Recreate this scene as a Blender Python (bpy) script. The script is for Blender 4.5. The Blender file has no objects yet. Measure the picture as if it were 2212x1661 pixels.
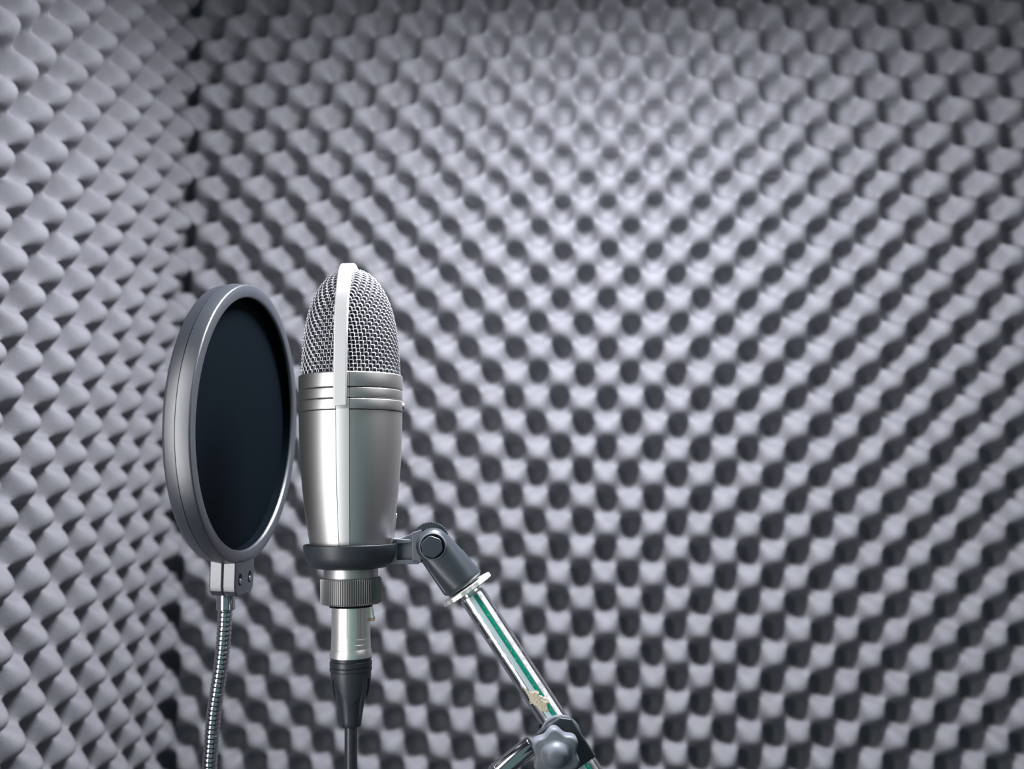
import bpy, bmesh, math, random
import numpy as np
from mathutils import Vector, Matrix, Euler

random.seed(4)
rng = np.random.default_rng(4)
sc = bpy.context.scene
C = sc.collection
PI = math.pi

# ------------------------------------------------------------------ camera
U = 0.022                      # half period of the acoustic foam, in metres
Z0 = 1.75                      # height of the foam lattice origin above the floor
FPX = 2250.0                   # focal length in pixels of the 2212 px wide frame
R = [(0.99647, -0.01485, 0.08259), (0.00968, 0.99798, 0.06274), (-0.08335, -0.06172, 0.99461)]
CW = (-1.3414, 4.0801, -44.3121)


def w2b(v):
    return Vector((v[0], v[2], -v[1]))


RIGHT, DOWN, FWD = [w2b(r).normalized() for r in R]
RIGHT = (RIGHT - RIGHT.dot(FWD) * FWD).normalized()
UP = RIGHT.cross(FWD).normalized()
CAM = Vector((CW[0] * U, CW[2] * U, Z0 - CW[1] * U))
MC = Matrix((( RIGHT.x, FWD.x, UP.x, CAM.x), (RIGHT.y, FWD.y, UP.y, CAM.y), (RIGHT.z, FWD.z, UP.z, CAM.z), (0, 0, 0, 1)))

cam_data = bpy.data.cameras.new('camera')
cam = bpy.data.objects.new('camera', cam_data)
C.objects.link(cam)
cam.matrix_world = Matrix(((RIGHT.x, UP.x, -FWD.x, CAM.x), (RIGHT.y, UP.y, -FWD.y, CAM.y), (RIGHT.z, UP.z, -FWD.z, CAM.z), (0, 0, 0, 1)))
cam_data.sensor_width = 36.0
cam_data.sensor_fit = 'HORIZONTAL'
cam_data.lens = 36.0 * FPX / 2212.0
cam_data.clip_start = 0.02
cam_data.dof.use_dof = True
cam_data.dof.focus_distance = 0.54
cam_data.dof.aperture_fstop = 6.5
sc.camera = cam

# ------------------------------------------------------------------ light
sc.view_settings.view_transform = 'Standard'
sc.view_settings.look = 'None'
sc.view_settings.gamma = 1.0
sc.view_settings.use_curve_mapping = False
sc.view_settings.exposure = 0.07

world = bpy.data.worlds.new('world')
sc.world = world
world.use_nodes = True
world.node_tree.nodes['Background'].inputs[0].default_value = (0.52, 0.82, 0.84, 1)
world.node_tree.nodes['Background'].inputs[1].default_value = 0.27


def area(name, loc, target, sx, sy, power, col):
    d = bpy.data.lights.new(name, 'AREA')
    d.shape = 'RECTANGLE'
    d.size = sx
    d.size_y = sy
    d.energy = power
    d.color = col
    o = bpy.data.objects.new(name, d)
    C.objects.link(o)
    o.location = loc
    o.rotation_euler = (Vector(target) - Vector(loc)).to_track_quat('-Z', 'Y').to_euler()
    return o


LAMP = Vector((-0.02, -0.36, Z0 + 0.302))
area('ceiling_lamp', LAMP, LAMP + Vector((-0.03, 0.15, -1)), 0.17, 0.15, 12.9, (0.93, 0.93, 1.0))
area('side_lamp', (-0.405, -0.80, Z0 - 0.10), (0.3, -0.50, Z0 - 0.10), 0.16, 0.70, 3.3, (0.98, 0.98, 1.0))
area('added_boom_light', (0.60, -0.58, Z0 + 0.27), (-0.03, -0.43, Z0 - 0.20), 0.70, 0.35, 0.85, (0.98, 0.98, 1.0))  # added unseen light, gives the boom tube its white reflection


# ------------------------------------------------------------------ materials
def mat(name, col, rough=0.5, metal=0.0, spec=0.5, **kw):
    m = bpy.data.materials.new(name)
    m.use_nodes = True
    nt = m.node_tree
    b = nt.nodes['Principled BSDF']
    b.inputs['Base Color'].default_value = (*col, 1)
    b.inputs['Roughness'].default_value = rough
    b.inputs['Metallic'].default_value = metal
    b.inputs['Specular IOR Level'].default_value = spec
    if 'bump' in kw:
        sc_, st, di = kw['bump']
        tc = nt.nodes.new('ShaderNodeTexCoord')
        n = nt.nodes.new('ShaderNodeTexNoise')
        n.inputs['Scale'].default_value = sc_
        n.inputs['Detail'].default_value = 4
        bp = nt.nodes.new('ShaderNodeBump')
        bp.inputs['Strength'].default_value = st
        bp.inputs['Distance'].default_value = di
        nt.links.new(tc.outputs['Object'], n.inputs['Vector'])
        nt.links.new(n.outputs['Fac'], bp.inputs['Height'])
        nt.links.new(bp.outputs['Normal'], b.inputs['Normal'])
    if 'mix' in kw:
        col2, s2, lo, hi = kw['mix'][:4]
        tc = nt.nodes.new('ShaderNodeTexCoord')
        n = nt.nodes.new('ShaderNodeTexNoise')
        n.inputs['Scale'].default_value = s2
        n.inputs['Detail'].default_value = 5
        r = nt.nodes.new('ShaderNodeMapRange')
        r.inputs['From Min'].default_value = lo
        r.inputs['From Max'].default_value = hi
        x = nt.nodes.new('ShaderNodeMix')
        x.data_type = 'RGBA'
        x.inputs['A'].default_value = (*col, 1)
        x.inputs['B'].default_value = (*col2, 1)
        nt.links.new(tc.outputs['Object'], n.inputs['Vector'])
        nt.links.new(n.outputs['Fac'], r.inputs['Value'])
        nt.links.new(r.outputs['Result'], x.inputs['Factor'])
        nt.links.new(x.outputs['Result'], b.inputs['Base Color'])
        if len(kw['mix']) > 4:
            y = nt.nodes.new('ShaderNodeMapRange')
            y.inputs['From Min'].default_value = lo
            y.inputs['From Max'].default_value = hi
            y.inputs['To Min'].default_value = rough
            y.inputs['To Max'].default_value = kw['mix'][4]
            nt.links.new(n.outputs['Fac'], y.inputs['Value'])
            nt.links.new(y.outputs['Result'], b.inputs['Roughness'])
    return m


M = {}
M['foam'] = mat('grey_foam', (0.188, 0.192, 0.207), 0.95, 0, 0.15, bump=(900, 0.35, 0.0008), mix=((0.158, 0.160, 0.174), 60, 0.35, 0.65))
M['body'] = mat('satin_nickel', (0.50, 0.488, 0.478), 0.42, 1.0, bump=(3000, 0.12, 0.0002))
M['band'] = mat('light_satin_nickel', (0.66, 0.655, 0.65), 0.5, 0.75, bump=(3000, 0.08, 0.0002))
M['wire'] = mat('woven_steel_wire', (0.62, 0.62, 0.65), 0.38, 1.0)
M['liner'] = mat('dark_inner_mesh', (0.03, 0.032, 0.038), 0.9)
M['knurl'] = mat('knurled_grey_metal', (0.25, 0.245, 0.245), 0.52, 0.9)
M['xlr'] = mat('bright_nickel', (0.95, 0.93, 0.88), 0.36, 1.0, bump=(400, 0.05, 0.0003))
M['black'] = mat('black_plastic', (0.022, 0.028, 0.034), 0.42, 0, 0.5, bump=(2200, 0.25, 0.0002))
M['hoop'] = mat('black_satin_hoop_plastic', (0.026, 0.032, 0.040), 0.32, 0, 1.0, bump=(6000, 0.5, 0.0001))
M['hoop'].node_tree.nodes['Principled BSDF'].inputs['IOR'].default_value = 1.75
M['nylon'] = mat('black_nylon_mesh', (0.002, 0.004, 0.006), 0.7, 0, 0.02)
M['rubber'] = mat('black_rubber', (0.02, 0.024, 0.03), 0.38, 0, 0.5)
M['hinge'] = mat('dark_grey_plastic', (0.026, 0.034, 0.042), 0.36, 0, 0.7, bump=(5000, 0.3, 0.0001))
M['arm'] = mat('moulded_grey_plastic', (0.11, 0.12, 0.14), 0.5, 0, 0.5, bump=(5000, 0.3, 0.0001))
M['bolt'] = mat('blackened_bolt', (0.035, 0.045, 0.058), 0.4, 0, 0.5)
M['knob'] = mat('grey_plastic_knob', (0.11, 0.125, 0.145), 0.5, 0, 0.45, bump=(1500, 0.1, 0.0002))
M['chrome'] = mat('scuffed_chrome', (0.86, 0.88, 0.89), 0.17, 1.0, bump=(260, 0.10, 0.0004), mix=((0.70, 0.72, 0.75), 300, 0.52, 0.70, 0.36))
M['black_chrome'] = mat('black_chrome', (0.55, 0.56, 0.58), 0.14, 1.0)
M['nut'] = mat('dull_nickel_ring', (0.88, 0.86, 0.82), 0.42, 0.85, bump=(300, 0.3, 0.0006))
M['green'] = mat('green_stripe_colour', (0.0, 0.22, 0.14), 0.35, 0, 0.5, mix=((0.25, 0.45, 0.40), 900, 0.62, 0.70))
M['pale'] = mat('pale_blue_stripe_colour', (0.55, 0.68, 0.70), 0.3, 0, 0.5)
M['stain'] = mat('beige_glue_residue', (0.62, 0.55, 0.42), 0.9, 0, 0.2, bump=(900, 0.8, 0.001))
M['screw'] = mat('small_steel_screw', (0.75, 0.76, 0.78), 0.2, 1.0)
M['copper'] = mat('copper_latch', (0.75, 0.52, 0.42), 0.3, 1.0)
M['floor'] = mat('dark_grey_carpet', (0.03, 0.034, 0.038), 0.95, 0, 0.1, bump=(700, 0.6, 0.002))
M['recess'] = mat('black_recess', (0.006, 0.007, 0.009), 0.9, 0, 0.1)


# ------------------------------------------------------------------ helpers
def link(name, me, m, parent=None, smooth=True):
    if m is not None:
        me.materials.append(m)
    if smooth:
        me.polygons.foreach_set('use_smooth', [True] * len(me.polygons))
    o = bpy.data.objects.new(name, me)
    C.objects.link(o)
    if parent is not None:
        o.parent = parent
    return o


def mesh(name, verts, faces, m, parent=None, smooth=True, sharp=None):
    me = bpy.data.meshes.new(name)
    me.from_pydata([tuple(v) for v in verts], [], faces)
    bm = bmesh.new()
    bm.from_mesh(me)
    bmesh.ops.recalc_face_normals(bm, faces=bm.faces)
    if sharp:
        for e in bm.edges:
            if len(e.link_faces) == 2 and e.calc_face_angle(0) > math.radians(sharp):
                e.smooth = False
    bm.to_mesh(me)
    bm.free()
    return link(name, me, m, parent, smooth)


def thing(name, label, cat, mw, group=None):
    o = bpy.data.objects.new(name, None)
    o.empty_display_size = 0.02
    C.objects.link(o)
    o.matrix_world = mw
    o['label'] = label
    o['category'] = cat
    if group:
        o['group'] = group
    return o


def lathe_vf(prof, seg=96, M4=None, angles=None, rmod=None, cap=True):
    """prof: list of (z, r); returns verts, faces."""
    A = angles or [2 * PI * k / seg for k in range(seg)]
    V, F = [], []
    n = len(A)
    for z, r in prof:
        for a in A:
            rr = r if rmod is None else rmod(a, z, r)
            V.append(Vector((rr * math.sin(a), -rr * math.cos(a), z)))
    for i in range(len(prof) - 1):
        for k in range(n):
            F.append((i * n + k, i * n + (k + 1) % n, (i + 1) * n + (k + 1) % n, (i + 1) * n + k))
    if cap:
        if prof[0][1] > 1e-6:
            F.append(tuple(range(n))[::-1])
        if prof[-1][1] > 1e-6:
            F.append(tuple(range((len(prof) - 1) * n, len(prof) * n)))
    if M4 is not None:
        V = [M4 @ v for v in V]
    return V, F


def lathe(name, prof, m, parent, seg=96, M4=None, sharp=35, **kw):
    V, F = lathe_vf(prof, seg, M4, **kw)
    return mesh(name, V, F, m, parent, True, sharp)


def tube_vf(pts, r, seg=12, closed=False, cap=True, ref=None):
    """Tube along pts; r number or list."""
    n = len(pts)
    P = [Vector(p) for p in pts]
    V, F = [], []
    T = []
    for i in range(n):
        a = P[(i - 1) % n] if (closed or i > 0) else P[i]
        b = P[(i + 1) % n] if (closed or i < n - 1) else P[i]
        T.append((b - a).normalized())
    N = (Vector(ref) if ref else (Vector((0, 0, 1)) if abs(T[0].z) < 0.9 else Vector((1, 0, 0))))
    for i in range(n):
        N = (N - N.dot(T[i]) * T[i]).normalized()
        B = T[i].cross(N)
        ri = r[i] if isinstance(r, (list, tuple)) else r
        for k in range(seg):
            a = 2 * PI * k / seg
            V.append(P[i] + ri * (math.cos(a) * N + math.sin(a) * B))
    for i in range(n if closed else n - 1):
        j = (i + 1) % n
        for k in range(seg):
            F.append((i * seg + k, i * seg + (k + 1) % seg, j * seg + (k + 1) % seg, j * seg + k))
    if cap and not closed:
        F.append(tuple(range(seg))[::-1])
        F.append(tuple(range((n - 1) * seg, n * seg)))
    return V, F


def join(parts):
    V, F = [], []
    for v, f in parts:
        o = len(V)
        V += list(v)
        F += [tuple(i + o for i in q) for q in f]
    return V, F


def prism_vf(poly, z0, z1, M4=None):
    """poly list of (x, z) points extruded along local y from z0 to z1."""
    n = len(poly)
    V = [Vector((x, z0, z)) for x, z in poly] + [Vector((x, z1, z)) for x, z in poly]
    F = [tuple(range(n)), tuple(range(2 * n - 1, n - 1, -1))]
    for k in range(n):
        F.append((k, k + n, (k + 1) % n + n, (k + 1) % n))
    if M4 is not None:
        V = [M4 @ v for v in V]
    return V, F


def bevel(o, w, seg=2, ang=35):
    b = o.modifiers.new('bevel', 'BEVEL')
    b.width = w
    b.segments = seg
    b.limit_method = 'ANGLE'
    b.angle_limit = math.radians(ang)
    return o


def spline(pts, n):
    """Catmull-Rom through pts."""
    P = [Vector(p) for p in pts]
    P = [2 * P[0] - P[1]] + P + [2 * P[-1] - P[-2]]
    out = []
    for i in range(1, len(P) - 2):
        for k in range(n):
            t = k / n
            a, b, c, d = P[i - 1], P[i], P[i + 1], P[i + 2]
            out.append(0.5 * ((2 * b) + (c - a) * t + (2 * a - 5 * b + 4 * c - d) * t * t + (3 * b - a - 3 * c + d) * t ** 3))
    out.append(P[-2])
    return out


def resample(pts, step):
    out = [pts[0].copy()]
    acc = 0.0
    for a, b in zip(pts, pts[1:]):
        L = (b - a).length
        while acc + L >= step:
            t = (step - acc) / L
            a = a.lerp(b, t)
            out.append(a.copy())
            L = (b - a).length
            acc = 0.0
        acc += L
    return out


def cpt(px, py, z):
    """Camera-space point (x right, y forward, z up) seen at photo pixel px, py at depth z."""
    return Vector(((px - 1106.0) * z / FPX, z, -(py - 830.5) * z / FPX))


def frame(origin, zdir, ydir=Vector((0, 1, 0))):
    """World matrix with its origin and axes given in camera space."""
    z = Vector(zdir).normalized()
    y = Vector(ydir)
    y = (y - y.dot(z) * z).normalized()
    x = y.cross(z).normalized()
    m = Matrix(((x.x, y.x, z.x, origin.x), (x.y, y.y, z.y, origin.y), (x.z, y.z, z.z, origin.z), (0, 0, 0, 1)))
    return MC @ m


# ------------------------------------------------------------------ acoustic foam walls
def foam_height(a, b):
    """a, b in half periods; +1 on the bumps, -1 in the pits."""
    ja = a + 0.035 * np.sin(1.7 * b + 0.6 * a) + 0.03 * np.sin(0.83 * a - 1.3 * b + 1.0)
    jb = b + 0.035 * np.sin(1.9 * a - 0.5 * b + 2.0) + 0.03 * np.sin(0.77 * b + 1.1 * a)
    ca, cb = np.cos(PI * ja), np.cos(PI * jb)
    c = np.where(ca * cb > 0, np.abs(ca) ** 0.65 * np.abs(cb) ** 0.85, -np.abs(ca) ** 0.95 * np.abs(cb) ** 0.58)
    up = 0.80 * np.clip(c, 0, 1) ** 0.85 + 0.30 * np.clip(c, -0.3, 0)
    pit = np.clip((-c - 0.12) / 0.88, 0, 1) ** 0.60
    return 0.20 + up - 1.15 * pit


AMP = 0.0155


def foam_wall(name, a0, a1, b0, b1, pa, pb, oa, ob, place, amp=AMP, res=8):
    """Foam sheet over lattice ranges a0..a1, b0..b1; place(x, y, h) maps to world."""
    na, nb = int((a1 - a0) * res) + 1, int((b1 - b0) * res) + 1
    A, B = np.meshgrid(np.linspace(a0, a1, na), np.linspace(b0, b1, nb))
    H = foam_height(A, B) * amp
    V = place(A * pa + oa, B * pb + ob, H).reshape(-1, 3)
    i = (np.arange(nb - 1)[:, None] * na + np.arange(na - 1)[None]).ravel()
    Q = np.stack([i, i + 1, i + 1 + na, i + na], 1)
    me = bpy.data.meshes.new(name)
    me.vertices.add(len(V))
    me.vertices.foreach_set('co', V.ravel().astype(np.float32))
    me.loops.add(Q.size)
    me.loops.foreach_set('vertex_index', Q.ravel().astype(np.int32))
    me.polygons.add(len(Q))
    me.polygons.foreach_set('loop_start', np.arange(0, Q.size, 4, dtype=np.int32))
    me.update(calc_edges=True)
    me.validate()
    o = link(name, me, M['foam'])
    o['kind'] = 'structure'
    return o


VP = 1.0574
foam_wall('wall_back', -21.6, 42, -32.0, 75, 1.0, VP, 0, 0,
          lambda x, y, h: np.stack([x * U, AMP - h, Z0 - y * U], -1))
# left wall: a runs towards the back corner, pits (cos product = -1) at even a+b, so shift a by one
LX = -20.803 * U
foam_wall('wall_left', -60, 10.2, -33.0, 77, 1.0739, 1.0226, -9.8065 - 1.0739, 0.388,
          lambda x, y, h: np.stack([LX + AMP + h, x * U, Z0 - y * U], -1))
foam_wall('wall_right', -60, 2, -32, 75, 1.0574, VP, 0, 0,
          lambda x, y, h: np.stack([41.5 * U - h, x * U, Z0 - y * U], -1), res=5)


def slab(name, x0, x1, y0, y1, z0, z1, m):
    V = [(x, y, z) for z in (z0, z1) for y in (y0, y1) for x in (x0, x1)]
    F = [(0, 1, 3, 2), (4, 5, 7, 6), (0, 1, 5, 4), (2, 3, 7, 6), (0, 2, 6, 4), (1, 3, 7, 5)]
    o = mesh(name, V, F, m, None, False)
    o['kind'] = 'structure'
    return o


slab('ceiling', -0.60, 1.10, -1.6, 0.2, Z0 + 0.70, Z0 + 0.75, M['foam'])
slab('floor', -0.60, 1.10, -1.6, 0.2, -0.05, 0.0, M['floor'])

# ================================================================== microphone
ZM = 0.547                                  # depth of the microphone axis
P0 = cpt(758, 1226, ZM)                     # axis point at the underside of the cradle
AX = Vector((-0.0155, 0.10, 1.0)).normalized()
F_MIC = frame(P0, AX)


def hz(py):
    """axis coordinate seen at photo row py."""
    k = -(py - 830.5) / FPX
    return (k * P0.y - P0.z) / (AX.z - k * AX.y)


def rz(py, hw):
    """radius in metres for a half width of hw photo pixels at row py."""
    return hw * (P0.y + AX.y * hz(py)) / FPX


def prof(rows):
    return [(hz(y), rz(y, w)) for y, w in rows]


mic = thing('microphone', 'silver studio microphone with woven wire head and metal band, upright in a black cradle', 'microphone', F_MIC)

# body outline (photo row, half width)
BODY = [(1187, 60), (1186, 85.5), (1164, 89), (1140, 93), (1112, 97), (1080, 100.5), (1054, 103.3), (1020, 106), (988, 108), (950, 109.6), (915, 110.4), (893, 110.6)]
HALF = 13.2 / 110.0                         # half angle of the band
GR = 0.010


def ang_list():
    A = set()
    for k in range(96):
        A.add(round(2 * PI * k / 96, 5))
    for c in (0, PI):
        for s in (-1, 1):
            for d in (-0.006, -0.003, 0.003, 0.006):
                A.add(round((c + s * (HALF + GR) + d) % (2 * PI), 5))
    return sorted(A)


A_BODY = ang_list()


def groove(a, z, r):
    d = min(abs(((a - c + PI) % (2 * PI)) - PI) for c in (0, PI))
    return r - 0.0007 if abs(d - HALF - GR) < 0.0045 else r


lathe('body', prof(BODY), M['body'], mic, angles=A_BODY, rmod=groove, sharp=28)


def collar_prof(y0, y1, w, e=2.2):
    return prof([(y1, w - 6), (y1, w - e * 0.6), (y1 - e * 0.5, w - 0.3), (y1 - e, w), (y0 + e, w), (y0 + e * 0.5, w - 0.3), (y0, w - e * 0.6), (y0, w - 6)])


lathe('collar_ring', collar_prof(869.5, 891.5, 112.6), M['body'], mic, angles=A_BODY, rmod=groove, sharp=50)
lathe('collar_ring', collar_prof(846.5, 868.0, 111.2), M['body'], mic, angles=A_BODY, rmod=groove, sharp=50)
lathe('collar_ring', collar_prof(814.0, 845.0, 111.2), M['body'], mic, angles=A_BODY, rmod=groove, sharp=50)

# grille outline
GR_ROWS = [(818, 104.8), (790, 103.3), (760, 101.3), (735, 99.2), (715, 96.3), (696, 92.8), (680, 89.0), (663, 84.0), (648, 78.2), (634, 71.2), (620, 62.8), (609, 54.0), (600, 45.0), (593, 35.5), (588, 25.0), (585, 14.0), (584, 0.0)]
GP = prof(GR_ROWS)


def smooth_prof(P, n=8):
    pts = spline([(r, 0, z) for z, r in P], n)
    return [(p.z, max(p.x, 0.0)) for p in pts]


GS = smooth_prof(GP)
_gs = [0.0]
for (z1, r1), (z2, r2) in zip(GS, GS[1:]):
    _gs.append(_gs[-1] + math.hypot(z2 - z1, r2 - r1))
GLEN = _gs[-1]


def gpos(s):
    """(z, r, nz, nr) at arc length s along the grille outline."""
    s = min(max(s, 0.0), GLEN - 1e-6)
    i = int(np.searchsorted(_gs, s, side='right')) - 1
    i = min(i, len(GS) - 2)
    t = (s - _gs[i]) / (_gs[i + 1] - _gs[i])
    z = GS[i][0] * (1 - t) + GS[i + 1][0] * t
    r = GS[i][1] * (1 - t) + GS[i + 1][1] * t
    dz, dr = GS[i + 1][0] - GS[i][0], GS[i + 1][1] - GS[i][1]
    L = math.hypot(dz, dr)
    return z, r, -dr / L, dz / L


WP = 0.00201                                 # wire pitch
WR = 0.00033
NROW = int(GLEN / WP)
parts_v, parts_h = [], []
for sx in (-1, 1):
    for sy in (-1, 1):                       # four quadrant panels of woven wire
        # wires that follow the outline, counted from the side seam
        nw = int(0.5 * PI * GP[0][1] / WP) + 1
        for k in range(nw):
            pts = []
            for q in range(int(GLEN / (WP / 4)) + 1):
                s = q * WP / 4
                z, r, nz, nr = gpos(s)
                if r < 0.0015:
                    break
                a = PI / 2 - (k + 0.5) * WP / r
                if a < 0.035:
                    break
                off = 0.00042 * math.cos(PI * (s / WP + k))
                rr, zz = r + nr * off, z + nz * off
                pts.append((sx * rr * math.sin(a), sy * -rr * math.cos(a), zz))
            if len(pts) > 3:
                parts_v.append(tube_vf(pts, WR, 5, ref=(0.3, 1, 0.2)))
        for j in range(NROW + 1):
            s = (j + 0.5) * WP
            z, r, nz, nr = gpos(s)
            if r < 0.006:
                continue
            pts = []
            L = r * (PI / 2)
            for q in range(int(L / (WP / 4)) + 2):
                arc = q * WP / 4
                a = PI / 2 - arc / r
                if a < 0.03:
                    break
                off = -0.00042 * math.cos(PI * (arc / WP - 0.5 + j + 0.5))
                rr, zz = r + nr * off, z + nz * off
                pts.append((sx * rr * math.sin(a), sy * -rr * math.cos(a), zz))
            if len(pts) > 3:
                parts_h.append(tube_vf(pts, WR, 5, ref=(0.1, 0.2, 1)))
V, F = join(parts_v + parts_h)
me = bpy.data.meshes.new('wire_grille')
me.from_pydata([tuple(v) for v in V], [], F)
grille = link('wire_grille', me, M['wire'], mic)
lathe('inner_screen', [(z, r - 0.0016) for z, r in GS if r > 0.0018], M['liner'], grille, 64)
# dark plate between the front and the back basket halves
lathe('capsule', [(hz(800), 0.004), (hz(800), 0.0), (hz(700), 0.0), (hz(700), 0.004)], M['liner'], grille, 16)

# band over the head and down both sides of the collar
W2 = rz(740, 14.4)
out, inn = [], []
BAND = [(886, 112.9), (860, 113.2), (840, 113.2), (818, 112.6)]
for y, w in BAND:
    out.append((hz(y), rz(y, w + 1.2)))
    inn.append((hz(y), rz(y, w - 9)))
for q in range(1, 46):
    z, r, nz, nr = gpos(GLEN * q / 46)
    k = 0.0022 + 0.0012 * (q / 46) ** 1.5
    out.append((z + nz * k, r + nr * k))
    inn.append((z - nz * 0.0012, r - nr * 0.0012))
out.append((GS[-1][0] + 0.0034, 0.0))
inn.append((GS[-1][0] - 0.0012, 0.0))
loop_o = [(-r, z) for z, r in out] + [(r, z) for z, r in out[-2::-1]]
loop_i = [(-r, z) for z, r in inn] + [(r, z) for z, r in inn[-2::-1]]
V = []
for (ro, zo), (ri, zi) in zip(loop_o, loop_i):
    V += [Vector((-W2, ro, zo)), Vector((W2, ro, zo)), Vector((W2, ri, zi)), Vector((-W2, ri, zi))]
F = []
for i in range(len(loop_o) - 1):
    for k in range(4):
        F.append((4 * i + k, 4 * i + (k + 1) % 4, 4 * i + 4 + (k + 1) % 4, 4 * i + 4 + k))
F += [(0, 1, 2, 3), (4 * len(loop_o) - 4, 4 * len(loop_o) - 3, 4 * len(loop_o) - 2, 4 * len(loop_o) - 1)]
hb = mesh('head_band', V, F, M['band'], mic, True, 40)
bevel(hb, 0.0007, 3, 50)
hb.location.x = -rz(740, 3.0)
hb.rotation_euler = (0, 0, math.radians(-1.0))

# flush metal strips down the body, front and back
for c in (0, PI):
    V, F = [], []
    rows = [(y, w) for y, w in BODY if 1164 >= y]
    rows = [(1172, 86.5)] + rows[1:] + [(890, 110.6)]
    n = 7
    for y, w in rows:
        r = rz(y, w)
        for k in range(n):
            a = c + (k / (n - 1) - 0.5) * 2 * HALF
            V.append(Vector(((r + 0.00035) * math.sin(a), -(r + 0.00035) * math.cos(a), hz(y))))
        for k in range(n):
            a = c + (k / (n - 1) - 0.5) * 2 * HALF
            V.append(Vector(((r - 0.0006) * math.sin(a), -(r - 0.0006) * math.cos(a), hz(y))))
    for i in range(len(rows) - 1):
        for k in range(n - 1):
            F.append((2 * n * i + k, 2 * n * i + k + 1, 2 * n * (i + 1) + k + 1, 2 * n * (i + 1) + k))
        for k in (0, n - 1):
            F.append((2 * n * i + k, 2 * n * (i + 1) + k, 2 * n * (i + 1) + k + n, 2 * n * i + k + n))
    mesh('body_strip', V, F, M['band'], mic, True, 40)

# small side screw on the collar
Mx = Matrix.Translation((rz(880, 111.5), 0, hz(880))) @ Matrix.Rotation(PI / 2, 4, 'Y')
lathe('side_screw', [(-0.002, 0.0022), (0.0004, 0.0022), (0.0011, 0.0016), (0.0013, 0.0)], M['body'], mic, 24, Mx)
Mx = Matrix.Translation((-rz(880, 111.5), 0, hz(880))) @ Matrix.Rotation(-PI / 2, 4, 'Y')
lathe('side_screw', [(-0.002, 0.0022), (0.0004, 0.0022), (0.0011, 0.0016), (0.0013, 0.0)], M['body'], mic, 24, Mx)

# neck and knurled fastening ring
lathe('neck', prof([(1252, 58.5), (1228, 58.5), (1227.5, 56), (1184, 56)]), M['body'], mic, 72)


def knurl_mod(a, z, r):
    return r


def knurl_ring(name, rows, n, depth, m, parent):
    V, F = [], []
    P = prof(rows)
    N = n * 4
    for i, (z, r) in enumerate(P):
        kn = 0 if i in (0, 1, len(P) - 1, len(P) - 2) else 1
        for k in range(N):
            a = 2 * PI * k / N
            rr = r - (depth if (kn and k % 4 in (2, 3)) else 0)
            V.append(Vector((rr * math.sin(a), -rr * math.cos(a), z)))
    for i in range(len(P) - 1):
        for k in range(N):
            F.append((i * N + k, i * N + (k + 1) % N, (i + 1) * N + (k + 1) % N, (i + 1) * N + k))
    F.append(tuple(range(N)))
    F.append(tuple(range((len(P) - 1) * N, len(P) * N)))
    return mesh(name, V, F, m, parent, True, 25)


knurl_ring('knurled_ring', [(1304, 58), (1303, 62), (1300, 65), (1251, 65.5), (1248, 64), (1246, 58)], 84, 0.0006, M['knurl'], mic)
lathe('thread_collar', prof([(1310, 46), (1300, 48)]), M['recess'], mic, 48)

# ================================================================== connector and cable
cable_t = thing('microphone_cable', 'black microphone cable with a bright nickel plug, hanging straight down from the silver microphone', 'cable', F_MIC)
lathe('plug_shell', prof([(1419, 40), (1418.5, 45.3), (1414, 45.6), (1402, 43.4), (1400, 42.6), (1399.4, 42.2), (1399, 42.8), (1389, 42.3), (1388.4, 41.7), (1388, 42.3), (1377.5, 41.9), (1377, 41.3), (1376.4, 41.8), (1312, 41.2), (1307, 41), (1306.5, 37)]), M['xlr'], cable_t, 72)
# key ridge on the plug shell and spring latch
def boxm(name, x0, x1, y0, y1, z0, z1, m, parent, bw=0.0, M4=None):
    V, F = prism_vf([(x0, z0), (x1, z0), (x1, z1), (x0, z1)], y0, y1, M4)
    o = mesh(name, V, F, m, parent, False)
    if bw:
        bevel(o, bw)
    return o


rl = rz(1350, 41.3)
V, F = prism_vf([(rl * 0.90, hz(1309)), (rl * 1.12, hz(1309)), (rl * 1.22, hz(1335)), (rl * 1.24, hz(1342)), (rl * 1.0, hz(1342)), (rl * 0.90, hz(1336))], -0.0022, 0.0022)
latch = mesh('latch', V, F, M['xlr'], cable_t, False)
bevel(latch, 0.0003)
V, F = prism_vf([(rl * 0.96, hz(1334)), (rl * 1.24, hz(1334)), (rl * 1.24, hz(1341)), (rl * 0.96, hz(1341))], -0.0024, 0.0024)
bevel(mesh('latch_tip', V, F, M['copper'], latch, False), 0.0003)
for sgn in (-1, 1):
    a = 0.30 + 0.35 * sgn
    V = []
    for y in (1312, 1374):
        r = rz(y, 41.8)
        for da in (-0.012, 0.012):
            V += [Vector((r * math.sin(a + da), -r * math.cos(a + da), hz(y))), Vector(((r - .001) * math.sin(a + da), -(r - .001) * math.cos(a + da), hz(y)))]
    mesh('shell_seam', V, [(0, 2, 6, 4), (0, 1, 5, 4), (2, 3, 7, 6), (1, 3, 7, 5), (0, 1, 3, 2), (4, 5, 7, 6)], M['knurl'], cable_t, False)
boot = lathe('strain_relief_boot', prof([(1569, 14), (1568.5, 20.5), (1566, 22), (1556, 23), (1520, 28.6), (1500, 32.6), (1470, 39.5), (1452, 43), (1448, 44), (1447, 45.4), (1441.5, 45.6), (1440.5, 43.6), (1439, 43.6), (1437.5, 45.3), (1427.5, 45.3), (1426, 42.8), (1422.5, 42.8), (1421.5, 45), (1419, 45), (1417, 43)]), M['rubber'], cable_t, 72)


# raised collar shell around the boot with a curved tongue shaped lower edge
def tongue_y(a):
    return 1461 + 56 * (0.5 + 0.5 * math.cos(3 * (a - 0.17))) ** 0.62


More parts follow.
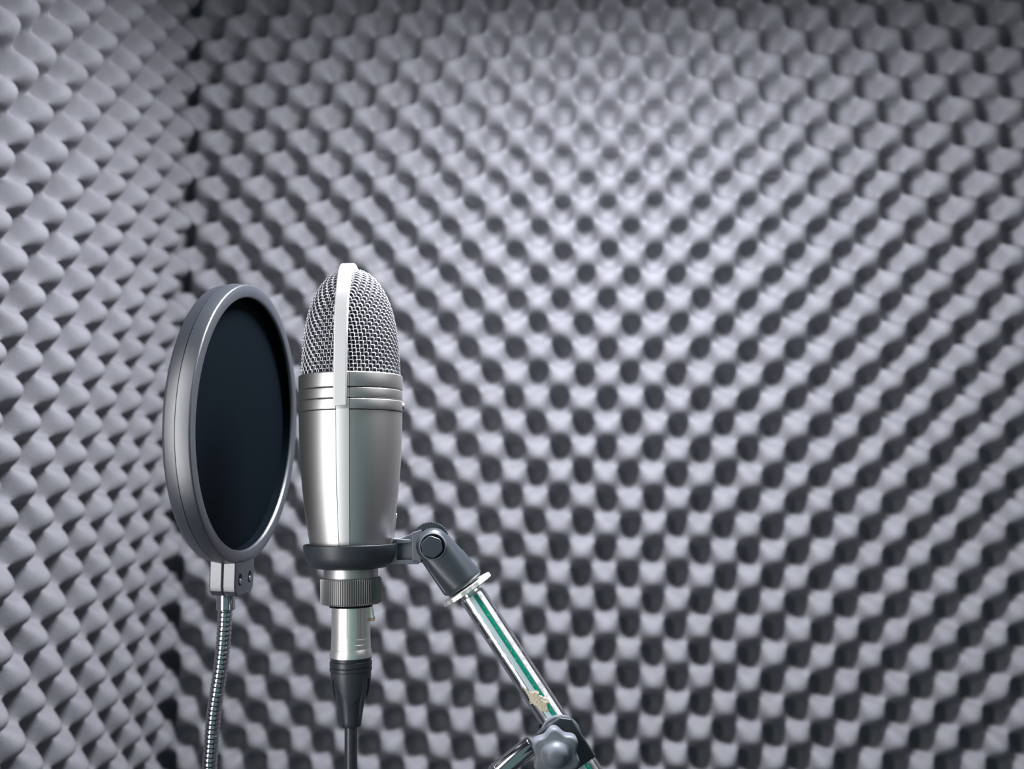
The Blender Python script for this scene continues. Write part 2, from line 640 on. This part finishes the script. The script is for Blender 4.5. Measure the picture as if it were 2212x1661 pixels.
V, F = [], []
N = 96
ys = [0.0, 0.25, 0.5, 0.75, 0.97, 1.0]
tab = [(1448, 45.0), (1470, 42.4), (1500, 36.6), (1520, 32.0)]
for t in ys:
    for k in range(N):
        a = 2 * PI * k / N
        y = 1450 + (tongue_y(a) - 1450) * t
        w = float(np.interp(y, [p[0] for p in tab], [p[1] for p in tab]))
        r = rz(y, w if 0 < t < 0.99 else (w - 4.5 if t > 0 else 43.5))
        V.append(Vector((r * math.sin(a), -r * math.cos(a), hz(y))))
for i in range(len(ys) - 1):
    for k in range(N):
        F.append((i * N + k, i * N + (k + 1) % N, (i + 1) * N + (k + 1) % N, (i + 1) * N + k))
mesh('boot_shell', V, F, M['black'], boot, True, 40)
ZB = hz(1569)
cr = rz(1600, 13.7)
cpts = spline([(0, 0, ZB + 0.004), (0, 0, ZB - 0.02), (0.0003, 0, ZB - 0.05), (0.003, 0.002, ZB - 0.12), (0.02, 0.01, ZB - 0.28), (0.06, 0.03, ZB - 0.55), (0.10, 0.10, ZB - 0.85)], 10)
V, F = tube_vf(cpts, cr, 20, ref=(1, 0, 0))
mesh('cord', V, F, M['rubber'], cable_t, True, 50)

# ================================================================== cradle clip
clip = thing('microphone_clip', 'black plastic swivel clip holding the silver microphone from the right', 'microphone clip', F_MIC)
lathe('cradle', prof([(1212, 58), (1226, 60), (1226.5, 68), (1225, 78), (1219, 88), (1211, 94.5), (1200, 98.5), (1186, 100.8), (1178, 101.6), (1175.5, 101.4), (1174.5, 100), (1175, 97.5), (1177, 96), (1190, 90)]), M['black'], clip, 96, cap=False)


def mpt(px, py, y=0.0):
    """(x, z) of the microphone frame for a photo pixel, for things in the plane of its axis."""
    d = Vector(((px - 1106.0) / FPX, 1.0, -(py - 830.5) / FPX))
    zc = P0.y
    inv = (MC.inverted() @ F_MIC).inverted()
    for _ in range(4):
        p = inv @ (d * zc)
        zc += (y - p.y)
    return (p.x, p.z)


def poly(pix, y=0.0):
    return [mpt(a, b, y) for a, b in pix]


T = 0.0052
arm = mesh('arm', *prism_vf(poly([(842, 1212), (848, 1175), (861, 1164), (870, 1161), (902, 1146), (925, 1150), (925, 1214), (906, 1215), (842, 1217)]), -T * 0.45, T * 0.45), M['arm'], clip, False)
bevel(arm, 0.0004)
for pix in ([(848, 1208), (906, 1208), (906, 1217), (843, 1218)], [(850, 1162), (893, 1165), (893, 1171), (850, 1174)], [(850, 1164), (861, 1165), (860, 1212), (845, 1212)], [(891, 1150), (912, 1143), (912, 1214), (893, 1214)]):
    bevel(mesh('arm_rib', *prism_vf(poly(pix), -T, T), M['arm'], arm, False), 0.0004)

V, F = tube_vf(spline([(mpt(a, b, 0)[0], 0.001 * i, mpt(a, b, 0)[1]) for i, (a, b) in enumerate([(849, 1176), (850, 1160), (852, 1140), (854, 1122), (855, 1112), (852, 1109), (850, 1114)])], 6), 0.00032, 8)
mesh('spring_wire', V, F, M['screw'], clip, True)
# swivel knuckle
HX, HZ = mpt(936.7, 1176.6)
knr = 0.0066


def disc(name, px, py, r, y0, y1, m, parent, seg=48, teeth=0, bw=0.0):
    x, z = mpt(px, py)
    pts = []
    n = teeth * 2 if teeth else seg
    for k in range(n):
        a = 2 * PI * k / n
        rr = r * (1.0 if (not teeth or k % 2) else 0.955)
        pts.append((x + rr * math.cos(a), z + rr * math.sin(a)))
    o = mesh(name, *prism_vf(pts, y0, y1), m, parent, False if teeth else True, 30)
    if bw:
        bevel(o, bw)
    return o


PXM = ZM / FPX
disc('hinge_disc', 930.5, 1167.5, 40.5 * PXM, -0.0030, 0.0030, M['hinge'], clip, teeth=40)


def knuckle(name, y0, y1, dx, m):
    # stadium that widens from the pivot to the socket
    pix = []
    cx0, cy0, r0 = 937 + dx, 1176.6, 37.5
    for k in range(17):
        a = math.radians(218 - k * (218 - 34) / 16)
        pix.append((cx0 + r0 * math.cos(a), cy0 - r0 * math.sin(a)))
    pix += [(966, 1160), (1004, 1190), (1026, 1217), (1040, 1236), (1036, 1245), (980, 1284), (971, 1288), (966, 1283)] if dx == 0 else [(975, 1170), (1036, 1240), (1028, 1246), (968, 1289), (961, 1292), (955, 1284)]
    return mesh(name, *prism_vf(poly(pix), y0, y1), m, clip, True, 30)


def knuckle_body():
    c0, c1 = Vector(mpt(937, 1177)), Vector(mpt(1004, 1260))
    d = (c1 - c0).normalized()
    n = Vector((-d.y, d.x))
    w0, w1 = 37.5 * PXM, 43.5 * PXM
    L = (c1 - c0).length
    V, F = [], []
    secs = []
    for k in range(13):                       # rounded head
        a = PI / 2 * k / 12
        secs.append((-w0 * math.cos(a), w0 * max(math.sin(a), 0.03), 0.35 + 0.65 * min(1.0, math.sin(a) * 1.25)))
    for k in range(1, 15):
        t = k / 14
        secs.append((L * t, w0 + (w1 - w0) * t, 1.0))
    secs.append((L + 0.0006, w1 * 0.97, 0.97))
    N = 48
    for s_, w, f in secs:
        t = max(0.0, s_ / L)
        dep = (0.0112 + 0.0010 * t) * f
        e = 3.6 - 1.5 * t                     # flat cheeks at the pivot, nearly round at the socket
        for k in range(N):
            a = 2 * PI * k / N
            ca, sa = math.cos(a), math.sin(a)
            p = c0 + d * s_ + n * (w * math.copysign(abs(ca) ** (2 / e), ca))
            V.append(Vector((p.x, dep * math.copysign(abs(sa) ** (2 / e), sa) - 0.0004, p.y)))
    for i in range(len(secs) - 1):
        for k in range(N):
            F.append((i * N + k, i * N + (k + 1) % N, (i + 1) * N + (k + 1) % N, (i + 1) * N + k))
    F += [tuple(range(N)), tuple(range((len(secs) - 1) * N, len(secs) * N))]
    return mesh('swivel_body', V, F, M['hinge'], clip, True, 60)


k1 = knuckle_body()
k2 = knuckle('swivel_cheek', 0.0042, 0.0120, -9, M['hinge'])
bevel(k2, 0.0028, 4, 40)
# round socket that joins both cheeks
BA = Vector((0.566, 0, -0.824))
BX, BZ = mpt(1005, 1263)


def along(px, py, y=0.0):
    x, z = mpt(px, py)
    d = BA
    xx = Vector((d.z, 0, -d.x)) * -1
    m = Matrix(((xx.x, 0, d.x, x), (xx.y, 1, d.y, y), (xx.z, 0, d.z, z), (0, 0, 0, 1)))
    return m


lathe('socket', [(-0.016, 0.0085), (-0.0155, 0.0094), (-0.010, 0.0100), (0.0, 0.0101), (0.0005, 0.0095)], M['hinge'], clip, 48, along(1003, 1261))
# pivot bolt in a round recess
pr = disc('pivot_rim', 938.5, 1177.5, 29 * PXM, -0.0125, -0.0100, M['arm'], clip, bw=0.0004)
disc('pivot_well', 938.5, 1177.5, 26.0 * PXM, -0.01262, -0.0110, M['recess'], pr)
bolt_pts = [(0, 0)]
x, z = mpt(937, 1178.5)
hexp = []
for k in range(36):
    a = 2 * PI * k / 36
    rr = min(23.5, 21.6 / math.cos(((a + 0.35) % (PI / 3)) - PI / 6)) * PXM
    hexp.append((x + rr * math.cos(a), z + rr * math.sin(a)))
bevel(mesh('pivot_bolt', *prism_vf(hexp, -0.0135, -0.0105), M['bolt'], pr, True, 30), 0.0004, 2, 50)

# ================================================================== boom stand
stand = thing('boom_stand', 'chrome boom microphone stand with a green stripe along its scuffed slanting arm', 'microphone stand', F_MIC)
pr_ = 29 * PXM                               # radius of the boom tube
a0 = Vector((*mpt(1011, 1272),)).to_3d()
a0 = Vector((mpt(1011, 1272)[0], 0, mpt(1011, 1272)[1]))
a1 = Vector((mpt(1262, 1654)[0], 0, mpt(1262, 1654)[1]))
BD = (a1 - a0).normalized()


def along2(p, d):
    d = Vector(d).normalized()
    y = Vector((0, 1, 0))
    y = (y - y.dot(d) * d).normalized()
    x = y.cross(d)
    return Matrix(((x.x, y.x, d.x, p.x), (x.y, y.y, d.y, p.y), (x.z, y.z, d.z, p.z), (0, 0, 0, 1)))


# scalloped lock ring
NR = 16
V, F = [], []
for i, (zz, rr) in enumerate([(-0.0014, 0.0135), (-0.0010, 0.0146), (0.0010, 0.0146), (0.0014, 0.0135)]):
    for k in range(NR * 6):
        a = 2 * PI * k / (NR * 6)
        r = rr * (1 - 0.030 * (0.5 + 0.5 * math.cos(NR * a)))
        V.append(Vector((r * math.cos(a), r * math.sin(a), zz)))
N = NR * 6
for i in range(3):
    for k in range(N):
        F.append((i * N + k, i * N + (k + 1) % N, (i + 1) * N + (k + 1) % N, (i + 1) * N + k))
F += [tuple(range(N)), tuple(range(3 * N, 4 * N))]
Mr = along2(Vector((mpt(1009, 1273)[0], 0, mpt(1009, 1273)[1])), BD)
V = [Mr @ v for v in V]
mesh('lock_ring', V, F, M['nut'], stand, True, 30)
BL = 0.36
Mb = along2(a0, BD)
tube_prof = [(0.0, pr_ * 0.78), (0.0030, pr_ * 0.80), (0.0036, pr_ * 0.97), (0.005, pr_), (BL, pr_), (BL, 0.004)]
boom = lathe('boom_arm', tube_prof, M['chrome'], stand, 72, Mb)


def stripe(name, aL, aR, s0, s1, m, parent, lift=0.00012, fn=None):
    """thin coloured strip on the boom tube between two angles (0 = towards the viewer)."""
    V, F = [], []
    n = 5
    K = max(2, int((s1 - s0) / 0.004))
    for i in range(K + 1):
        s = s0 + (s1 - s0) * i / K
        for k in range(n):
            a = aL + (aR - aL) * k / (n - 1)
            V.append(Mb @ Vector(((pr_ + lift) * math.sin(a), -(pr_ + lift) * math.cos(a), s)))
        for k in range(n):
            a = aL + (aR - aL) * k / (n - 1)
            V.append(Mb @ Vector(((pr_ - 0.0003) * math.sin(a), -(pr_ - 0.0003) * math.cos(a), s)))
    for i in range(K):
        for k in range(n - 1):
            F.append((2 * n * i + k, 2 * n * i + k + 1, 2 * n * (i + 1) + k + 1, 2 * n * (i + 1) + k))
        for k in (0, n - 1):
            F.append((2 * n * i + k, 2 * n * (i + 1) + k, 2 * n * (i + 1) + k + n, 2 * n * i + k + n))
    return mesh(name, V, F, m, parent, True, 40)


# local +x of Mb: find which way is "right" in the picture
SG = 1.0 if Mb.to_3x3().col[0].x > 0 else -1.0
g = stripe('green_stripe', SG * 0.14, SG * 0.42, 0.004, BL - 0.01, M['green'], boom)  # green and pale strips sit just above the tube surface
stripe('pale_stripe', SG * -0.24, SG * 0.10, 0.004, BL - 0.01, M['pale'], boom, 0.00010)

# crusty glue residue on the tube
V, F = [], []
random.seed(11)
na, ns = 26, 26
s_c = (Vector((mpt(1157, 1511)[0], 0, mpt(1157, 1511)[1])) - a0).dot(BD)
grid = {}
for i in range(ns + 1):
    for k in range(na + 1):
        u, v = i / ns * 2 - 1, k / na * 2 - 1
        a = SG * (-0.15 + 0.62 * v)
        s = s_c + 0.0075 * u + 0.0035 * v
        ed = 1 - (u * u + v * v) - 0.38 * math.sin(5.1 * v + 2 * u) * math.cos(4.3 * u + 1) + 0.15 * random.uniform(-1, 1)
        h = 0.00045 * (0.6 + 0.6 * random.random()) if ed > 0.22 else -0.0006
        grid[i, k] = len(V)
        V.append(Mb @ Vector(((pr_ + h) * math.sin(a), -(pr_ + h) * math.cos(a), s)))
for i in range(ns):
    for k in range(na):
        F.append((grid[i, k], grid[i, k + 1], grid[i + 1, k + 1], grid[i + 1, k]))
mesh('glue_residue', V, F, M['stain'], boom, True)

# lower, out of the picture: joint, upright and tripod foot
F_INV = F_MIC.inverted()
jw = F_MIC @ (a0 + BD * (BL - 0.06))
JT = Vector((jw.x, jw.y, jw.z))


def world_mesh(name, VF, m, parent, sharp=35):
    V, F = VF
    inv = parent.matrix_world.inverted() if parent.parent is None else parent.parent.matrix_world.inverted()
    return mesh(name, [inv @ Vector(v) for v in V], F, m, parent, True, sharp)


bpy.context.view_layer.update()
off = FWD * 0.026
up_top = JT + off + Vector((0, 0, 0.03))
foot = Vector((up_top.x, up_top.y, 0.10))
world_mesh('upright_tube', tube_vf([up_top, foot], 0.0095, 32), M['chrome'], stand)
world_mesh('boom_joint', tube_vf([JT - FWD * 0.014, JT + FWD * 0.042], 0.017, 32), M['black'], stand)
world_mesh('tripod_hub', tube_vf([foot + Vector((0, 0, 0.10)), foot + Vector((0, 0, -0.03))], 0.016, 32), M['black'], stand)
for k in range(3):
    a = math.radians(70 + 120 * k)
    e = Vector((foot.x + 0.26 * math.cos(a), foot.y + 0.26 * math.sin(a), 0.010))
    world_mesh('leg', tube_vf([foot + Vector((0, 0, 0.06)), e], 0.008, 20), M['chrome'], stand)
    world_mesh('rubber_foot', tube_vf([e + Vector((0, 0, 0.014)), e + Vector((0, 0, -0.010))], 0.012, 20), M['rubber'], stand)

# ================================================================== pop filter
ZF = 0.575
PC = cpt(541, 915, ZF)
AZ = math.radians(82.5)
NF = Vector((math.sin(AZ), -math.cos(AZ), 0.0))
UPF = Vector((0.022, 0.055, 1)).normalized()
yax = (-NF).normalized()
F_POP = frame(PC, UPF, yax)                 # local: y points away from the microphone side
pop = thing('pop_filter', 'round black pop filter with nylon mesh on a chrome gooseneck, left of the silver microphone', 'pop filter', F_POP)
RO = 0.0764
RI = 0.0692
TH = 0.0150
# local axes: y = -normal; rings are lathed about y
RY = Matrix.Rotation(-PI / 2, 4, 'X')        # lathe z -> +y
# front shell (microphone side, y from 0 to TH/2), back shell
front = [(TH * 0.62, RI), (0.0014, RI), (0.0005, RI + 0.0003), (0.0, RI + 0.0010), (0.0, RO - 0.0007), (0.0003, RO - 0.0002), (0.0009, RO), (TH / 2 - 0.0002, RO + 0.0005), (TH / 2, RO + 0.0001), (TH / 2, RO - 0.004)]
back = [(TH / 2 + 0.0002, RO - 0.004), (TH / 2 + 0.0003, RO + 0.0003), (TH - 0.002, RO - 0.0004), (TH - 0.0006, RO - 0.0009), (TH, RO - 0.002), (TH, RI + 0.001), (TH - 0.0006, RI), (TH * 0.62, RI)]
lathe('hoop_shell', front, M['hoop'], pop, 160, RY, cap=False, sharp=50)
lathe('hoop_shell', back, M['hoop'], pop, 160, RY, cap=False, sharp=50)
lathe('mesh_screen', [(TH * 0.42, 0.0), (TH * 0.42, RI + 0.002), (TH * 0.52, RI + 0.002), (TH * 0.52, 0.0)], M['nylon'], pop, 128, RY, cap=False)
lathe('mesh_screen', [(TH * 0.66, 0.0), (TH * 0.66, RI + 0.002), (TH * 0.74, RI + 0.002), (TH * 0.74, 0.0)], M['nylon'], pop, 128, RY, cap=False)
lathe('inner_wall_shade', [(0.0016, RI - 0.0002), (TH * 0.9, RI - 0.0002), (TH * 0.9, RI + 0.0004), (0.0016, RI + 0.0004)], M['nylon'], pop, 128, RY, cap=False)  # dark sleeve standing in for the shade on the hoop's inner wall
# tab under the hoop, in two halves
TW = 0.0132


def tab_poly(w, zt, zb):
    return [(-w, zt), (w, zt), (w, zb + 0.006), (w * 0.93, zb + 0.0025), (w * 0.72, zb + 0.0004), (w * 0.5, zb), (-w * 0.5, zb), (-w * 0.72, zb + 0.0004), (-w * 0.93, zb + 0.0025), (-w, zb + 0.006)]


zt, zb = -RO + 0.003, -RO - 0.0172
bevel(mesh('clamp_tab', *prism_vf(tab_poly(TW, zt, zb), 0.0, TH / 2 - 0.0001), M['hoop'], pop, True, 30), 0.0008, 3)
tabb = mesh('clamp_tab', *prism_vf(tab_poly(TW * 0.98, zt, zb), TH / 2 + 0.0001, TH), M['hoop'], pop, True, 30)
bevel(tabb, 0.0008, 3)
for sx in (-1, 1):
    x0 = sx * 0.0068
    V, F = prism_vf([(x0 + 0.0020 * math.cos(2 * PI * k / 16), -RO - 0.0080 + (0.0020 * math.sin(2 * PI * k / 16) + (0.0012 if k < 8 else -0.0012))) for k in range(16)], -0.00015, 0.002)
    mesh('screw_hole', V, F, M['recess'], pop, False)
    V, F = lathe_vf([(0, 0.0016), (0.0003, 0.0014), (0.0005, 0.0)], 16, Matrix.Translation((x0 + 0.0000, -0.0001, -RO - 0.0090)) @ Matrix.Rotation(PI / 2, 4, 'X'))
    mesh('screw', V, F, M['screw'], pop)

# gooseneck: sleeve, coil under the hoop, loop below the picture, second sleeve at the stand clamp
inv = F_POP.inverted()


def cl(v):
    """camera space -> pop filter local."""
    return inv @ (MC @ v)


S0 = cl(cpt(488, 1268, 0.578))
S1 = cl(cpt(487.5, 1318, 0.577))
sl = lathe_vf([(0, 0.0046), (0.0008, 0.0051), ((S1 - S0).length - 0.0006, 0.0051), ((S1 - S0).length, 0.0045)], 40, along2(S0, S1 - S0))
mesh('sleeve', *sl, M['black_chrome'], pop, True, 40)
pathpx = [(487.5, 1312, 0.577), (486, 1330, 0.577), (482.8, 1383, 0.577), (477, 1440, 0.577), (469.5, 1490, 0.577), (462, 1542, 0.577), (456, 1614, 0.577), (453, 1661, 0.577)]
path = [cpt(*p) for p in pathpx]
e_c = cpt(1130, 1624, ZM)                      # sleeve start at the clamp
d_c = (cpt(1075, 1668, ZM) - e_c).normalized()
lowpts = [cpt(452, 1760, 0.577), cpt(480, 1900, 0.575), cpt(580, 2030, 0.572), cpt(730, 2060, 0.565), cpt(880, 1960, 0.557), cpt(985, 1790, 0.55), e_c + d_c * 0.036, e_c + d_c * 0.018]
sp = spline(path + lowpts, 24)
sp = resample(sp, 0.00045)
PITCH = 0.0026
pts = [cl(p) for p in sp]
rad = []
for i in range(len(pts)):
    t = (i * 0.00045 / PITCH) % 1.0
    rad.append(0.00345 + 0.00062 * abs(math.sin(PI * t)) ** 0.6)
V, F = tube_vf(pts, rad, 18, ref=(1, 0, 0))
me = bpy.data.meshes.new('gooseneck')
me.from_pydata([tuple(v) for v in V], [], F)
link('gooseneck', me, M['black_chrome'], pop)
E0 = cl(e_c - d_c * 0.006)
E1 = cl(e_c + d_c * 0.020)
LL = (E1 - E0).length
mesh('sleeve', *lathe_vf([(0, 0.0048), (0.0006, 0.0052), (LL - 0.0046, 0.0052), (LL - 0.0043, 0.0048), (LL - 0.0039, 0.0052), (LL - 0.0006, 0.0051), (LL, 0.0045)], 40, along2(E0, E1 - E0)), M['black_chrome'], pop, True, 40)

# ---- clamp on the boom tube (local frame: along the boom)
invM = F_POP.inverted() @ F_MIC


def fm(v):
    return invM @ Vector(v)


def fm_mesh(name, VF, m, parent, sharp=35, smooth=True):
    V, F = VF
    return mesh(name, [fm(v) for v in V], F, m, parent, smooth, sharp)


cc = a0 + BD * ((Vector((mpt(1175, 1583)[0], 0, mpt(1175, 1583)[1])) - a0).dot(BD))
PD = Vector((BD.z, 0, -BD.x))                # perpendicular to the boom in the picture plane
if PD.x > 0:
    PD = -PD                                 # pointing left / down
MJ = Matrix(((PD.x, 0, BD.x, cc.x), (PD.y, 1, BD.y, cc.y), (PD.z, 0, BD.z, cc.z), (0, 0, 0, 1)))


def J(x, y, z):
    return MJ @ Vector((x, y, z))


# U shaped bracket: behind the tube, round its left side and back in front as a plate
prof_u = []
ro, t_ = pr_ + 0.0036, 0.0030
outer, inner = [], []
for k in range(25):
    a = math.radians(-90 + k * 180 / 24)
    outer.append((0.001 + ro * math.cos(a), ro * math.sin(a) * 1.12))
    inner.append((0.001 + (ro - t_) * math.cos(a), (ro - t_) * math.sin(a) * 1.12))
outer = [(-0.0040, -ro * 1.12)] + outer + [(-0.0040, ro * 1.12)]
inner = [(-0.0040, -(ro - t_) * 1.12)] + inner + [(-0.0040, (ro - t_) * 1.12)]
V, F = [], []
n = len(outer)
for hgt in (-0.0042, 0.0160):
    for (x, y) in outer + inner[::-1]:
        V.append(J(x, y, hgt))
n2 = 2 * n
for k in range(n2):
    F.append((k, (k + 1) % n2, n2 + (k + 1) % n2, n2 + k))
for k in range(n - 1):
    F.append((k, k + 1, n2 - 2 - k, n2 - 1 - k))
    F.append((n2 + k, n2 + k + 1, n2 + n2 - 2 - k, n2 + n2 - 1 - k))
br = fm_mesh('clamp_bracket', (V, F), M['black'], pop, 40)
bevel(br, 0.0006)
# squared front block that carries the screw
blk = []
for x, z in [(-0.0046, -0.0048), (0.0096, -0.0048), (0.0106, -0.0038), (0.0106, 0.0210), (-0.0088, 0.0210), (-0.0088, -0.0010)]:
    blk.append((x, z))
V = [J(x, y, z) for y in (-ro * 1.12 - 0.0035, -ro * 1.12 + 0.001) for x, z in blk]
F = [tuple(range(6)), tuple(range(11, 5, -1))] + [(k, k + 6, (k + 1) % 6 + 6, (k + 1) % 6) for k in range(6)]
bevel(fm_mesh('clamp_plate', (V, F), M['black'], pop, 30, False), 0.0009, 3)
# pressure pad washer against the tube
def jl(name, prof_, m, parent, x=0.0, z=0.0, seg=48, sharp=35):
    Mj = MJ @ Matrix.Translation((x, 0, z)) @ Matrix.Rotation(PI / 2, 4, 'X')
    return fm_mesh(name, lathe_vf(prof_, seg, Mj), m, parent, sharp)


kx = (Vector((mpt(1201, 1630, -0.03)[0], 0, mpt(1201, 1630, -0.03)[1])) - cc)
KX, KZ = kx.dot(PD), kx.dot(BD)
jl('pressure_pad', [(pr_ + 0.0001, 0.0098), (pr_ + 0.0008, 0.0105), (pr_ + 0.0014, 0.0102), (pr_ + 0.0018, 0.0106), (pr_ + 0.0024, 0.0098)], M['arm'], pop, 0.0010, 0.0042)
y_p = ro * 1.12 + 0.0035
jl('clamp_screw', [(pr_ + 0.001, 0.0028), (y_p + 0.006, 0.0028)], M['chrome'], pop, KX, KZ, 24)
# lobed knob
V, F = [], []
N = 180
rows = [(0.0, 0.60), (0.0004, 0.92), (0.0012, 0.98), (0.0080, 1.0), (0.0092, 0.985), (0.0100, 0.94), (0.0103, 0.86), (0.0104, 0.74), (0.0112, 0.68), (0.0128, 0.60), (0.0142, 0.46), (0.0150, 0.26), (0.0152, 0.04)]
for i, (yy, sc_) in enumerate(rows):
    for k in range(N):
        a = 2 * PI * k / N
        lob = 0.5 + 0.5 * math.cos(6 * a)
        base = 0.0106 + 0.0024 * lob
        blend = 1.0 if i < 7 else max(0.0, 1 - (i - 6) * 0.5)
        r = sc_ * (base * blend + 0.0093 * (1 - blend)) * 0.97
        V.append(Vector((r * math.cos(a), r * math.sin(a), yy)))
for i in range(len(rows) - 1):
    for k in range(N):
        F.append((i * N + k, i * N + (k + 1) % N, (i + 1) * N + (k + 1) % N, (i + 1) * N + k))
F += [tuple(range(N)), tuple(range((len(rows) - 1) * N, len(rows) * N))]
xk, zk = mpt(1201, 1630, -y_p - 0.012)
Mk = Matrix.Translation((xk, -y_p - 0.002, zk)) @ Matrix.Rotation(PI / 2, 4, 'X') @ Matrix.Rotation(math.radians(90 + 4), 4, 'Z')
fm_mesh('clamp_knob', ([Mk @ v for v in V], F), M['knob'], pop, 60)
